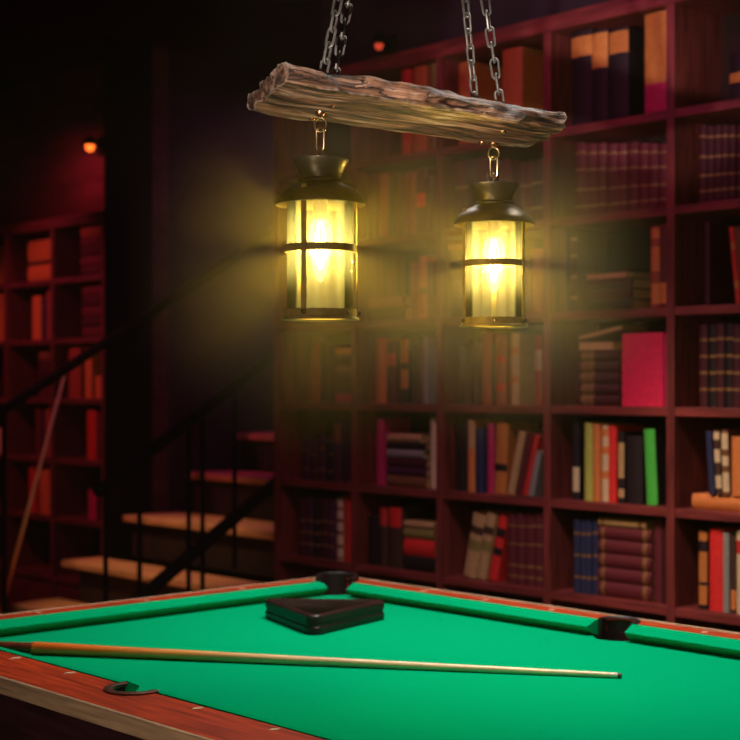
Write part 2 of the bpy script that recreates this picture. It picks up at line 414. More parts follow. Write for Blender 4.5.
rf = MB().loft([ringpoly(.003, 0), ringpoly(0, .004), ringpoly(0, .020), ringpoly(.003, .023), ringpoly(.003, .031), ringpoly(0, .034), ringpoly(0, hh-.004), ringpoly(.004, hh), ringpoly(.020, hh), ringpoly(.023, hh-.004), ringpoly(.023, 0)], loop=True)
rf.build('frame', M_RACK, rack, True)

# ------------------------------------------------------------------ cue sticks
def make_cue(name, label, p_butt, p_tip, group, r0=.0165, r1=.0066):
    d = (p_tip - p_butt); ln = d.length
    o = empty(name, p_butt); o.rotation_mode = 'QUATERNION'; o.rotation_quaternion = d.to_track_quat('X', 'Z')
    tag(o, label, 'cue', group)
    def seg(prof, nm, m):
        mb = MB().lathe(prof, 20); mb.xf(Matrix.Rotation(PI/2, 4, 'Y'))
        return mb.build(nm, m, o, True)
    rad = lambda s: r0 + (r1-r0) * (s/ln) ** 1.0
    seg([(.001, 0), (r0*.62, 0), (r0*.78, .006), (r0*.84, .115)], 'butt_cap', M_BUTT)
    seg([(r0*.82, .115), (r0*.97, .117), (r0, .124)] + [(rad(s), s) for s in (.3, .5, .8, 1.1, ln-.032)], 'shaft', M_CUE)
    seg([(rad(ln), ln-.032), (r1, ln-.010)], 'ferrule', M_FERR)
    seg([(r1, ln-.010), (r1*.98, ln-.004), (r1*.6, ln), (.0005, ln)], 'tip', M_TIP)
    return o
bt = at(-8, 646, F*(CH-ZB-.0175)/(646-HZ)); tp = at(622, 675.6, F*(CH-ZB-.007)/(675.6-HZ))
tp.z = ZB + .0066 + .0004
bt.z = ZB + .0175
make_cue('cue_stick', 'orange and cream wooden cue lying across the green felt', bt, tp, 'billiard cues')

# ------------------------------------------------------------------ books
ORD = ['', 'first', 'second', 'third', 'fourth', 'fifth', 'sixth', 'seventh', 'eighth', 'ninth', 'tenth', 'eleventh', 'twelfth', 'thirteenth', 'fourteenth']
C = dict(darkmaroon=((.065,.009,.018)), maroon=((.13,.016,.026)), red=((.62,.035,.03)), brightred=((.80,.03,.03)), brown=((.20,.075,.035)), tan=((.55,.33,.15)),
         cream=((.70,.52,.32)), orange=((.70,.22,.06)), black=((.018,.010,.014)), navy=((.024,.028,.085)), purple=((.065,.012,.045)), magenta=((.55,.02,.12)),
         green=((.08,.55,.07)), lime=((.50,.50,.10)), olive=((.27,.22,.06)), grey=((.30,.28,.26)), rose=((.80,.02,.09)), redbrown=((.36,.07,.04)), darkbrown=((.07,.03,.02)), amber=((.58,.20,.045)))
WORD = dict(darkmaroon='dark maroon', brightred='bright red', redbrown='red-brown', darkbrown='dark brown', lime='yellow-green', rose='pink-red', navy='dark blue', amber='orange')
def cmat(c): return mat('cloth_' + c, C[c], .62, vary=.10, scale=(40, 40, 40), bump=.05, spec=.3)
def book_mesh(w, h, d, bands, curve=.25, patch=None):
    """spine at y=0 facing -y, width along x centred, standing on z=0; bands: (z0,z1,slot)"""
    cuts = sorted(set([0, h] + [min(max(z*h, 0), h) for b in bands for z in b[:2]]))
    nx = 6; bul = min(w*curve, .010)
    xs = [-w/2 + w*i/nx for i in range(nx+1)]
    bm = bmesh.new(); t = .003
    def slot(zm):
        for b in bands:
            if b[0]*h <= zm <= b[1]*h: return b[2]
        return 0
    # outer shell (spine + boards) as one closed U section
    def sec(z):
        out = [(-w/2, d, z), (-w/2, bul, z)] + [(x, bul*(1-math.cos(PI/2*(2*x/w)))*1.0 if False else bul*(abs(2*x/w)**2), z) for x in xs[1:-1]] + [(w/2, bul, z), (w/2, d, z)]
        inn = [(w/2-t, d, z), (w/2-t, bul+t+.001, z), (-w/2+t, bul+t+.001, z), (-w/2+t, d, z)]
        return out + inn
    R = [[bm.verts.new(p) for p in sec(z)] for z in cuts]
    n = len(R[0])
    for j in range(len(R)-1):
        sl = slot((cuts[j]+cuts[j+1])/2)
        for i in range(n):
            k = (i+1) % n
            f = bm.faces.new((R[j][i], R[j][k], R[j+1][k], R[j+1][i]))
            f.material_index = sl if 1 <= i <= nx else 0
    bm.faces.new(R[0][::-1]); bm.faces.new(R[-1])
    bmesh.ops.recalc_face_normals(bm, faces=bm.faces[:])
    me = bpy.data.meshes.new('book'); bm.to_mesh(me); bm.free()
    return me
CNT = {}
def add_book(w, h, d, col, bands, label, group, M, slots=None, cat='book', name='book'):
    me = book_mesh(w, h, d, bands)
    me.materials.append(cmat(col))
    for s in (slots or ['gold']): me.materials.append(M_GOLD if s == 'gold' else cmat(s))
    o = bpy.data.objects.new(name, me); COL.objects.link(o); o.matrix_world = M
    tag(o, label, cat, group)
    pg = MB().box((-w/2+.0032, .006 + min(w*.25, .010), .004), (w/2-.0032, d-.004, h-.004)).build('page_block', M_PAGES, o)
    return o
GB = lambda *zs: [(z, z+.035, 1) for z in zs]
SETB = GB(.12, .30, .62, .82)
P_SPINE = 4.535
ROWZ = [.255, .63, 1.0, 1.377, 1.752, 2.13, 2.49, 2.90]
ROWN = ['floor row', 'lowest visible row', 'second row up', 'third row up', 'fourth row up', 'fifth row up', 'top row']
COLN = ['first', 'second', 'third', 'fourth', 'fifth']
GAPN = .0006

# ------------------------------------------------------------------ bookcases
def bookcase(name, label, us, v, depth, rows, top, mw=None):
    wv, wh = (mw, mw) if mw else (M_CASEV, M_CASE)
    o = empty(name, ((us[0]+us[-1])/2, v+depth/2, 0)); off = Matrix.Translation(-Vector(o.location))
    tag(o, label, 'bookcase', 'library bookcases')
    def pb(mb, nm, m): mb.xf(off); return mb.build(nm, m, o)
    T = .036
    for i, u in enumerate(us):
        nm = 'side_panel' if i in (0, len(us)-1) else 'upright'
        pb(MB().box((u-T/2, v, 0), (u+T/2, v+depth, top), bev=.003), nm, wv)
    for i in range(len(us)-1):
        for z in rows:
            pb(MB().box((us[i]+T/2, v+.004, z-.034), (us[i+1]-T/2, v+depth-.012, z), bev=.003), 'shelf', wh)
    pb(MB().box((us[0]-T/2, v+.0, top), (us[-1]+T/2, v+depth, top+.065), bev=.004), 'top_board', wh)
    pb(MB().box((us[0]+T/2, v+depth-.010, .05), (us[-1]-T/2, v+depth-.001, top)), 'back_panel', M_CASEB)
    for i in range(len(us)-1):
        pb(MB().box((us[i]+T/2, v+.02, 0), (us[i+1]-T/2, v+.04, .219)), 'plinth', wh)
    return o
MU = [on_v(x, 4.5)[0] for x in (276, 353.5, 439, 546.5, 670)]; MU += [MU[-1] + .584, MU[-1] + 1.168]
bookcase('bookcase', 'tall dark wooden bookcase filled with books behind the billiard table', MU, 4.5, .32, ROWZ[:7], 2.885)
LU = [-9.28, -8.69, -8.095, -7.50]
bookcase('bookcase', 'dim red-lit wooden bookcase left of the stairs', LU, 4.75, .30, ROWZ[:6], 2.45, M_CASE2)

# ------------------------------------------------------------------ fill the main bookcase
def place_row(col, row, items, case='main', p=None, zrow=None, loc=None):
    """items: dicts  x0,x1 (photo columns of the spine), y (photo row of its top), c colour, b bands, lean, lie"""
    n = 0
    p = p or (P_SPINE if case == 'main' else 4.79)
    z = zrow if zrow is not None else ROWZ[row]
    where = loc or f'{ROWN[row]}, {COLN[col]} bookcase column'
    grp = f'books in the {ROWN[row]} of the {"tall bookcase" if case == "main" else "left bookcase"}'
    umin = (MU[col] if case == 'main' else LU[col]) + .020
    umax = (MU[col+1] if case == 'main' else LU[col+1]) - .020
    last = umin
    for it in items:
        x0, x1, y = it['x'][0], it['x'][1], it['y']
        u0, Y0 = on_v(x0, p); u1, Y1 = on_v(x1, p)
        u0 = max(u0, last + GAPN); u1 = min(max(u1, u0+.008), umax)
        if u1 - u0 < .006: u0 = u1 - .006
        zt = z_at(y, (Y0+Y1)/2)
        nxt = 2.885 if row == 6 else (2.445 if case == 'left' and row == 5 else ROWZ[row+1] - .034)
        zt = min(zt, nxt - .008)
        k = it.get('k', 'book')
        d = it.get('d', .19 + random.uniform(-.015, .02))
        vv = p + it.get('s', random.uniform(0, .012))
        if k == 'stack':
            # lying books: list of (colour, height fraction, desc)
            n += 1
            zc = z + GAPN; w = u1-u0
            tot = sum(q[1] for q in it['st']); hgt = zt - z
            m = len(it['st'])
            for j, q in enumerate(it['st']):
                th = max(hgt*q[1]/tot - GAPN, .008); ww = w*q[2] if len(q) > 2 and isinstance(q[2], float) else w
                words = WORD.get(q[0], q[0])
                pos = 'bottom' if j == 0 else ('topmost' if j == m-1 else f'{ORD[j+1]} up')
                fl = len(q) > 3
                desc = ('pages of a lying ' if fl else 'lying ')
                lab = f'lying {words} book, {pos} in pile, {where}'
                # rotate a standing book so that its spine still faces out
                flip = Matrix.Rotation(PI, 4, 'Z') @ Matrix.Translation((0, -d, 0)) if fl else Matrix.Identity(4)
                M = Matrix.Translation((u0 + ww*0 , vv, zc + th/2)) @ Matrix.Rotation(PI/2, 4, 'Y') @ (Matrix.Rotation(PI, 4, 'Z') @ Matrix.Translation((0, -d, 0)) if fl else Matrix.Identity(4))
                add_book(th, ww, d, q[0], it.get('b', []), lab, grp, M)
                zc += th + GAPN
            if 'tilt' in it:
                t = it['tilt']; n0 = it['tiltu']
                M = Matrix.Translation((u0 + n0, vv, zc + .0135)) @ Matrix.Rotation(-t, 4, 'Y') @ Matrix.Rotation(PI/2, 4, 'Y') @ Matrix.Rotation(PI, 4, 'Z') @ Matrix.Translation((0, -d, 0))
                add_book(.020, w*1.08, d, it['tiltc'], [], f'tilted brown book on top of pile, {where}', grp, M)
            last = u1; continue
        n += 1
        h = max(zt - z, .06); w = u1-u0
        words = WORD.get(it['c'], it['c'])
        desc = it.get('t', '')
        bn = it.get('b', [])
        if 'py' in it:
            ya, yb = it['py']; Ym = (Y0+Y1)/2
            bn = [((z_at(yb, Ym)-z)/h, min(1, (z_at(ya, Ym)-z)/h), 1)]
        base = f'{words} book{" " + desc if desc else (" with gold bands" if bn and not it.get("sl") else "")}'
        if it.get('n'): base = it['n']
        lab = f'{base}, {ORD[n]} from left, {where}'
        th = math.radians(it.get('lean', 0))
        if th:
            hh_ = h / math.cos(th) - w*math.tan(abs(th))
            M = Matrix.Translation(((u0+u1)/2, vv, z + GAPN + w/2*math.sin(abs(th)))) @ Matrix.Rotation(th, 4, 'Y')
            add_book(w*math.cos(th), hh_, d, it['c'], bn, lab, grp, M, it.get('sl'))
        else:
            M = Matrix.Translation(((u0+u1)/2, vv, z + GAPN))
            add_book(w, h, d, it['c'], bn, lab, grp, M, it.get('sl'))
        last = u1
def B(x0, x1, y, c, b=None, **k): return dict(x=(x0, x1), y=y, c=c, b=b or [], **k)
def run(xs, y, cols, b=None, jit=2, **k):
    out = []
    for i in range(len(xs)-1):
        out.append(B(xs[i], xs[i+1], y + random.uniform(-jit, jit), cols[i % len(cols)], b, **k))
    return out
def lerp(a, b, n): return [a + (b-a)*i/n for i in range(n+1)]
# --- column one
place_row(0, 1, run(lerp(297, 333, 5), 499, ['darkmaroon','purple','black','darkmaroon','purple'], GB(.2,.4,.6)) +
   [B(334, 340.5, 499, 'cream', [(.02,.06,1),(.2,.26,1),(.42,.48,1),(.62,.68,1),(.82,.86,1)], sl=['brown'], t='with brown bands'), B(341, 349, 496, 'red')])
place_row(0, 2, run(lerp(300, 331, 4), 440, ['purple','darkmaroon','purple','black'], GB(.25,.7), jit=5) + [B(331, 338, 417, 'purple', [(.6,.9,1)], sl=['brown'], t='with brown title patch')])
place_row(0, 3, run(lerp(309, 334, 3), 346, ['redbrown','darkmaroon','darkmaroon'], jit=3) + [dict(x=(334,350), y=348, c='', k='stack', st=[('magenta',.15),('darkmaroon',.3),('brown',.2),('darkmaroon',.2),('orange',.12)])])
place_row(0, 4, run(lerp(292, 346, 5), 270, ['darkbrown','maroon','brown','darkmaroon'], jit=5))
place_row(0, 5, run(lerp(300, 346, 5), 192, ['maroon','darkmaroon','redbrown'], GB(.2,.7), jit=5))
# --- column two
place_row(1, 1, [B(366, 376, 516, 'black'), B(377, 384, 508, 'darkbrown', [(.70,1,1)], sl=['red'], t='with red top'), B(386, 399, 508, 'darkbrown', [(.68,1,1)], sl=['brightred'], t='with wide red top'),
   dict(x=(403,433), y=522, c='', k='stack', st=[('black',.30),('brightred',.34),('olive',.22),('tan',.14)])])
place_row(1, 2, [B(373, 381, 418, 'magenta'), dict(x=(386,424), y=434, c='', k='stack', st=[('brown',.2),('purple',.16),('darkmaroon',.16),('grey',.16,.95),('black',.12),('tan',.16,.9)]), B(427.5, 433, 418, 'cream')])
place_row(1, 3, [B(374, 383, 338, 'orange'), B(384, 392, 341, 'maroon', [(.6,.8,1)], sl=['red'], t='with red patch'), B(397.5, 405, 336, 'black', [(.22,.5,1),(.6,.95,1)], sl=['amber'], t='with orange patches'), B(410, 418, 345, 'darkbrown'), B(418, 422, 350, 'brown'), B(422, 426.5, 337, 'grey')])
place_row(1, 4, [dict(x=(366,402), y=296, c='', k='stack', st=[('darkmaroon',.5),('redbrown',.4)]), B(408, 417, 262, 'redbrown'), B(417, 425, 256, 'orange', [(.4,.5,1)], sl=['brown'], t='with brown band'), B(425, 431, 262, 'brown')])
place_row(1, 5, run(lerp(366, 414, 5), 172, ['maroon','redbrown','darkmaroon'], jit=4) + [B(414.5, 424, 168, 'maroon', [(.4,.62,1)], sl=['brightred'], t='with red square patch')] + run([424.5, 432], 176, ['maroon']))
place_row(1, 6, [B(400, 409, 68, 'red'), B(412, 425, 60, 'amber'), B(427, 436, 57, 'olive')])
# --- column three
place_row(2, 1, [B(461, 473.5, 511, 'tan', [(.42,.58,1),(.68,.80,2)], sl=['olive','darkbrown'], lean=12.5, t='leaning right'), B(474, 484, 511, 'tan', [(.42,.58,1),(.68,.80,2)], sl=['olive','darkbrown'], lean=12.5, t='leaning beside its twin'),
   B(485, 494, 513, 'brightred', [(.38,.50,1),(.66,.80,1)], sl=['black'], lean=12.5, t='with black bands leaning')] + run(lerp(505, 541, 4), 513, ['maroon'], GB(.1,.25,.55,.8), jit=.5))
place_row(2, 2, [B(452, 463, 424, 'black'), B(466, 473, 420, 'orange', [(.6,1,1)], sl=['tan'], t='with tan top'), B(474, 482, 428, 'navy'), B(484, 490.5, 423, 'magenta'), B(491, 503, 422, 'amber', [(.32,.42,1)], sl=['black'], lean=3, t='with black band'),
   B(505, 512, 430, 'tan', lean=14, t='leaning right'), B(513, 519, 432, 'maroon', lean=14, t='leaning right'), B(520, 525.5, 434, 'red', lean=14, t='leaning right'), B(526.5, 532, 450, 'grey', lean=14, t='leaning right')])
place_row(2, 3, [B(456, 466, 345, 'darkbrown'), B(467, 478, 340, 'darkmaroon'), B(479, 489.5, 333, 'redbrown'), B(490, 494, 345, 'black'), B(494.5, 504, 335, 'redbrown', [(.2,.3,1),(.6,.7,1)], sl=['red'], t='with red bands'), B(509, 517, 333, 'tan', [(.3,.4,1),(.7,.8,1)], sl=['amber'], t='with orange bands'), B(532, 539, 336, 'redbrown', [(.5,.8,1)], sl=['tan'], t='with tan patch')])
place_row(2, 4, [dict(x=(446,464), y=237, c='', k='stack', st=[('darkbrown',.5),('darkmaroon',.4),('amber',.14)])] + run(lerp(466, 540, 6), 250, ['brown','darkmaroon','redbrown'], jit=5))
place_row(2, 5, run(lerp(452, 541, 8), 160, ['maroon','darkmaroon'], GB(.2,.6), jit=3))
place_row(2, 6, [B(456, 469, 62, 'amber', t='standing tall'), B(499, 519, 48, 'amber', t='thick and tall')])
# --- column four
place_row(3, 1, run(lerp(572, 595, 4), 520, ['navy'], GB(.2,.5,.8), jit=1) + [dict(x=(597,650), y=520, c='', k='stack', b=[(.06,.12,1),(.84,.92,1)], st=[('maroon',.18),('maroon',.17),('maroon',.17),('maroon',.17),('maroon',.16),('tan',.10,.9)]), B(651, 659, 520, 'maroon'), B(660, 666, 522, 'darkmaroon')])
place_row(3, 2, [B(570, 577, 418, 'black', [(.1,.4,1)], sl=['cream'], t='with cream foot patch'), B(583, 591, 423, 'lime'), B(591.3, 598.5, 424, 'orange'), B(599, 606, 425, 'cream', [(.3,.4,1),(.62,.72,1),(.85,.95,1)], sl=['orange'], t='with orange patches'), B(606.3, 614, 426, 'brightred'),
   B(616, 622, 432, 'black', [(.08,.2,1),(.35,.85,1)], sl=['tan'], t='with tan panel'), B(624, 640, 436, 'black', t='thick and unlit'), B(644, 655, 429, 'black', [(0,1,1)], sl=['green'], lean=-3, n='book with bright green spine')])
place_row(3, 3, [dict(x=(577,618), y=341, c='', k='stack', b=[(.06,.38,1)], st=[('darkmaroon',.15),('darkmaroon',.15),('darkmaroon',.15),('darkmaroon',.15),('darkmaroon',.15),('maroon',.13,.85,1)], tilt=math.radians(10), tiltu=.0, tiltc='brown'),
   B(620, 661, 333, 'rose', n='wide pink-red box file', d=.24), B(662, 667.5, 334, 'magenta', t='narrow')])
place_row(3, 4, [B(563, 568, 228, 'black'), B(569, 575, 224, 'darkbrown', GB(.15,.4,.65,.85)), dict(x=(585,630), y=272, c='', k='stack', st=[('black',.3),('darkmaroon',.3),('darkbrown',.3),('brown',.2,.9,1)]), B(648, 657, 226, 'redbrown', [(.05,.3,1),(.45,.75,1),(.85,.97,1)], sl=['orange'], t='with orange patches'), B(657.5, 666, 224, 'maroon', [(.05,.3,1)], sl=['orange'], t='with orange foot patch')])
place_row(3, 5, run(lerp(574, 666, 9), 143, ['maroon'], GB(.12,.35,.62,.85), jit=1))
place_row(3, 6, [B(568, 589, 30, 'black', py=(36, 56), sl=['amber'], t='with square orange label'), B(590, 606, 30, 'black', py=(33, 68), sl=['amber'], t='with tall orange label'), B(606.5, 626, 28, 'black', py=(31, 53), sl=['amber'], t='with wide orange label'), B(643, 668, 12, 'amber', [(0,.30,1)], sl=['magenta'], t='with pink-red foot')])
# --- column five
place_row(4, 1, [B(696, 704.5, 530, 'black', [(.06,.30,1),(.34,.72,1),(.86,.97,1)], sl=['amber'], t='with orange spine pattern'), B(707, 721, 529, 'brightred', n='plain bright red book'), B(722, 728, 533, 'grey'), B(729, 734, 536, 'darkbrown', [(.05,.3,1)], sl=['orange'], t='with orange foot'), B(735, 748, 531, 'cream', [(.72,.88,1)], sl=['red'], t='with red band')])
place_row(4, 2, [dict(x=(690,762), y=496, c='', k='stack', st=[('orange',1)])])
place_row(4, 2, [B(708, 714, 431, 'navy', lean=-4), B(715, 721, 430, 'darkbrown', [(.1,.3,1),(.5,.7,1),(.85,.97,1)], sl=['cream'], t='with cream patches', lean=-3), B(721.5, 728, 430, 'brown', [(.05,.35,1),(.45,.6,1),(.7,.95,1)], sl=['cream'], t='with cream pattern', lean=-2), B(729.5, 745, 437, 'orange')],
          zrow=z_at(496, on_v(725, P_SPINE)[1]) + .001, loc='atop lying book, fifth column')
place_row(4, 3, run(lerp(698, 748, 6), 324, ['darkmaroon','black'], GB(.2,.4,.6,.8), jit=1))
place_row(4, 4, [B(703, 708, 222, 'darkmaroon'), B(734, 739, 226, 'red', [(.2,.3,1),(.7,.8,1)], sl=['amber'], lean=-6, t='with orange bands leaning'), B(740, 746, 226, 'brown', lean=-6, t='leaning left')])
place_row(4, 5, run(lerp(697, 749, 7), 126, ['darkmaroon'], GB(.14,.34,.58,.84), jit=1))
place_row(4, 6, [B(728, 750, 50, 'black', [(.36,.56,1)], sl=['amber'], t='with orange label')])
# ------------------------------------------------------------------ fill the left bookcase
def LW(row, col): return f'{ROWN[row]}, {["left", "left", "right"][col]} part of left bookcase'
place_row(0, 5, [B(-6, 4, 246, 'amber', n='orange book cut by photo edge')], 'left', loc='fifth row up, left bookcase')
place_row(0, 4, [B(-6, 4, 290, 'amber', n='orange book cut by photo edge')], 'left', loc='fourth row up, left bookcase')
place_row(0, 2, [B(-6, 4, 428, 'cream', n='cream book cut by photo edge')], 'left', loc='second row up, left bookcase')
place_row(1, 5, [dict(x=(26,49), y=240, c='', k='stack', st=[('amber',.5),('black',.1),('amber',.62)])], 'left', loc=LW(5,1))
place_row(1, 4, [B(29.5, 38, 296, 'orange'), B(40, 45, 297, 'purple'), B(45.5, 49, 291, 'redbrown')], 'left', loc=LW(4,1))
place_row(1, 3, [dict(x=(38,49), y=352, c='', k='stack', st=[('maroon',.4),('darkmaroon',.4),('brown',.2)])], 'left', loc=LW(3,1))
place_row(1, 2, run(lerp(34, 49, 3), 410, ['maroon','purple','redbrown'], jit=2), 'left', loc=LW(2,1))
place_row(1, 1, [B(27, 34, 464, 'red'), B(38, 48, 470, 'orange')], 'left', loc=LW(1,1))
place_row(2, 5, [dict(x=(80,100.5), y=226, c='', k='stack', st=[('darkmaroon',.2),('maroon',.2),('darkmaroon',.2),('maroon',.2),('redbrown',.2)])], 'left', loc=LW(5,2))
place_row(2, 4, [dict(x=(80,100.5), y=286, c='', k='stack', st=[('maroon',.2),('darkmaroon',.2),('maroon',.2),('darkmaroon',.2),('maroon',.2)])], 'left', loc=LW(4,2))
place_row(2, 3, [B(67, 79, 343, 'redbrown'), B(83, 90, 348, 'orange'), B(94, 100.5, 376, 'orange')], 'left', loc=LW(3,2))
place_row(2, 2, [B(85, 94, 410, 'red'), B(95, 100.5, 414, 'maroon')], 'left', loc=LW(2,2))
place_row(2, 1, [B(87, 95, 490, 'magenta'), B(96, 100, 500, 'darkmaroon')], 'left', loc=LW(1,2))

# ------------------------------------------------------------------ staircase
st = empty('staircase', (-6.6, 4.2, 0))
tag(st, 'dark staircase with pale oak treads rising between the two bookcases', 'staircase')
so = Matrix.Translation(-Vector(st.location))
def sb(mb, nm, m, smooth=False): mb.xf(so); return mb.build(nm, m, st, smooth)
TR = [(-7.60, 4.18, .194), (-7.53, 4.48, .425), (-7.44, 4.85, .675), (-7.34, 5.24, .922), (-7.33, 5.60, 1.155), (-7.33, 5.95, 1.39), (-7.33, 6.30, 1.625), (-7.33, 6.65, 1.86), (-7.33, 7.0, 2.1)]
for i, (u, v, z) in enumerate(TR):
    nv = TR[i+1][1] if i+1 < len(TR) else v+.35
    dv = min(nv + .02 - v, 4.745 - v) if i == 1 else nv + .02 - v
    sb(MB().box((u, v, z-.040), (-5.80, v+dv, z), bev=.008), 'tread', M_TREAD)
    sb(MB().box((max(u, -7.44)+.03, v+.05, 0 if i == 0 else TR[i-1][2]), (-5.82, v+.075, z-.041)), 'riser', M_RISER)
def railing(u, a, b, zoff, r, nm):
    (v0, z0), (v1, z1) = a, b
    sb(MB().tube([(u, v0, z0+zoff), (u, v1, z1+zoff)], r, 10), nm, M_IRON, True)
# left handrail
railing(-7.44, (3.55, 1.02), (7.0, 3.05), 0, .030, 'handrail')
for v in (3.62, 4.06):
    sb(MB().tube([(-7.44, v, 0), (-7.44, v, 1.02+(v-3.55)*.588)], .016, 8), 'baluster', M_IRON, True)
# right balustrade
railing(-5.90, (3.70, .275), (4.40, .71), 0, .034, 'lower_rail')
sb(MB().tube([(-5.9, 4.40, .71), (-5.9, 7.0, 2.30)], .034, 10), 'lower_rail', M_IRON, True)
railing(-5.90, (3.70, .95), (7.0, 2.98), 0, .03, 'handrail')
for v in (3.752, 3.943, 4.233, 4.318, 4.519, 4.9):
    sb(MB().tube([(-5.90, v, max(0, .2+(v-4.0)*.62) if v > 4.2 else 0), (-5.90, v, .95+(v-3.7)*.615)], .013, 8), 'baluster', M_IRON, True)
# leaning cue
make_cue('cue_stick', 'slim cue leaning upright against the stair rail by left bookcase', Vector((-7.50, 4.02, .003)), Vector((-7.478, 4.50, 1.60)), 'billiard cues', .014, .007)

# ------------------------------------------------------------------ wall lamps
def wall_lamp(name, label, pos, col, s, r=.05):
    o = empty(name, pos); tag(o, label, 'wall lamp', 'small red wall lamps')
    MB().box((-.035, .075, -.06), (.035, .085, .06), bev=.004).build('back_plate', M_IRON, o)
    MB().tube([(0, .075, 0), (0, .04, .015), (0, 0, .05)], .008, 8).build('arm', M_IRON, o, True)
    MB().lathe([(.012, .055), (r*.7, .045), (r*1.05, .0), (r*1.0, -.004), (r*.65, .038), (.012, .048)], 20, close=True).build('shade', M_IRON, o, True)
    MB().lathe([(.001, -r*.85), (r*.4, -r*.72), (r*.62, -r*.2), (r*.45, r*.35), (.012, .044)], 16).build('bulb', emit(name + '_glow', col, s), o, True)
    return o
wl = Vector((on_v(90, 4.99)[0], 4.99, z_at(145, on_v(90, 4.99)[1])))
wall_lamp('wall_lamp', 'glowing orange wall lamp above the left bookcase', wl, (1, .17, .02), 2.2, .05)

wall_lamp('wall_lamp', 'tiny dim red wall lamp above the tall bookcase behind the beam', Vector((on_v(379, 4.75)[0], 4.75, z_at(44, on_v(379, 4.75)[1]))), (1, .10, .04), .5, .035)
# ------------------------------------------------------------------ hanging beam
HB = .541
def bp(x, y): # on the beam's underside plane
    Y = F * HB / (HZ - y); return at(x, y, Y)
NL, NR_, FL, FR = bp(285, 84), bp(566, 131), bp(249, 113.5), bp(526, 150.5)
bc = (NL + NR_ + FL + FR) / 4
beam = empty('hanging_beam', bc)
ax = ((NR_ + FR) - (NL + FL)).normalized(); yaw = math.atan2(ax.y, ax.x)
beam.rotation_euler = (0, 0, yaw)
tag(beam, 'weathered driftwood beam on four dark chains above the table', 'lamp beam')
Ri = Matrix.Rotation(-yaw, 4, 'Z')
def tol(p): return Ri @ (Vector(p) - bc)
nl, nr, fl, fr = map(tol, (NL, NR_, FL, FR))
TH = .040
def nz3(a, b, c=0): return noise.noise((a, b, c))
def deform(s, t, w):
    # s along, t across (0 near, 1 far), w up
    a = nl.lerp(nr, s); b = fl.lerp(fr, s)
    p = a.lerp(b, t)
    e_near = max(0, 1 - t/.12); e_far = max(0, 1 - (1-t)/.12)
    edge = .008*nz3(s*7, w*.8, 1) + .0035*nz3(s*22, w*1.5, 2) + .0015*nz3(s*60, w*3, 7)
    chip = -.012*max(0, nz3(s*7+3, 5, 9)-.15)*w
    bow = .012*math.sin(s*PI*1.3+.4)
    p.y += (-(edge) - chip*0 - .006*(1-(2*w-1)**2))*e_near + (edge*.9 + .006*(1-(2*w-1)**2))*e_far - .004*bow
    p.y += e_near*(.026*w*max(0, nz3(s*8, 0, 4)+.1) + .008*nz3(s*14, w*2.5, 41)*(1 if w > .2 else 0))
    e_l = max(0, 1 - s/.06); e_r = max(0, 1 - (1-s)/.05)
    p.x += e_l*(.012*nz3(t*6, w*1, 3) + .005*nz3(t*22, w*2, 5)) - e_l*.03*w*0
    p.x += e_r*(.014*nz3(t*5, w*2, 6))
    # rounded far corners at the right end
    top = TH*(1 + .22*nz3(s*5, t*2, 11) + .10*nz3(s*17, t*4, 12)) - .008*e_near*max(0, nz3(s*11, 2, 13))
    bot = .006*nz3(s*4, t*5, 21) + .0025*nz3(s*10, t*26, 22)
    e_any = max(e_l, e_r)
    bot += .004*e_any + .003*max(e_near, e_far) + e_near**2*.014*max(0, nz3(s*10, 0, 31)+.1) + .004*e_near*nz3(s*32, 0, 33)
    p.z = bot + (top - bot)*w
    return p
NXB, NTB, NWB = 150, 36, 7
mb = MB(); V = {}
def gv(i, j, k):
    if (i, j, k) not in V: V[(i, j, k)] = mb.bm.verts.new(deform(i/NXB, j/NTB, k/NWB))
    return V[(i, j, k)]
for i in range(NXB):
    for j in range(NTB):
        for k in (0, NWB): mb.bm.faces.new((gv(i,j,k), gv(i+1,j,k), gv(i+1,j+1,k), gv(i,j+1,k)))
    for k in range(NWB):
        for j in (0, NTB): mb.bm.faces.new((gv(i,j,k), gv(i+1,j,k), gv(i+1,j,k+1), gv(i,j,k+1)))
for j in range(NTB):
    for k in range(NWB):
        for i in (0, NXB): mb.bm.faces.new((gv(i,j,k), gv(i,j+1,k), gv(i,j+1,k+1), gv(i,j,k+1)))
bo = mb.build('plank', M_DRIFT, beam, True)
def link_pts(ln, wd, n=14):
    r = wd/2; st_ = ln - wd; pts = []
    for i in range(n):
        a = 2*PI*i/n; pts.append((r*math.cos(a), r*math.sin(a) + (st_/2 if math.sin(a) >= 0 else -st_/2)))
    return pts
def chain(mb, a, b, pitch, ln, wd, wire, turn=0.):
    a, b = Vector(a), Vector(b); d = b - a; n = max(1, round(d.length/pitch)); d.normalize()
    x = Vector((0,0,1)).cross(d) if abs(d.z) < .99 else Vector((1,0,0)) - d*d.x
    x.normalize(); y = d.cross(x)
    for i in range(n):
        c = a + d*((i+.5)*(b-a).length/n)
        ang = turn + (PI/2 if i % 2 else 0) + random.uniform(-.15, .15)
        s = x*math.cos(ang) + y*math.sin(ang)
        mb.tube([c + s*px + d*py for px, py in link_pts(ln, wd)], wire, 7, loop=True)
APEX = at(424, -421, 2.95)
MB().lathe([(.001, CEIL-APEX.z), (.06, CEIL-APEX.z), (.055, CEIL-APEX.z-.03), (.012, CEIL-APEX.z-.045), (.006, .05), (.006, .02), (.001, .02)], 20).xf(Matrix.Translation(tol(APEX))).build('ceiling_hook', M_IRON, beam, True)
mb = MB().tube([tol(APEX) + Vector((.028*math.cos(2*PI*i/20), 0, .028*math.sin(2*PI*i/20))) for i in range(20)], .004, 8, loop=True)
mb.build('hook_ring', M_CHAIN, beam, True)
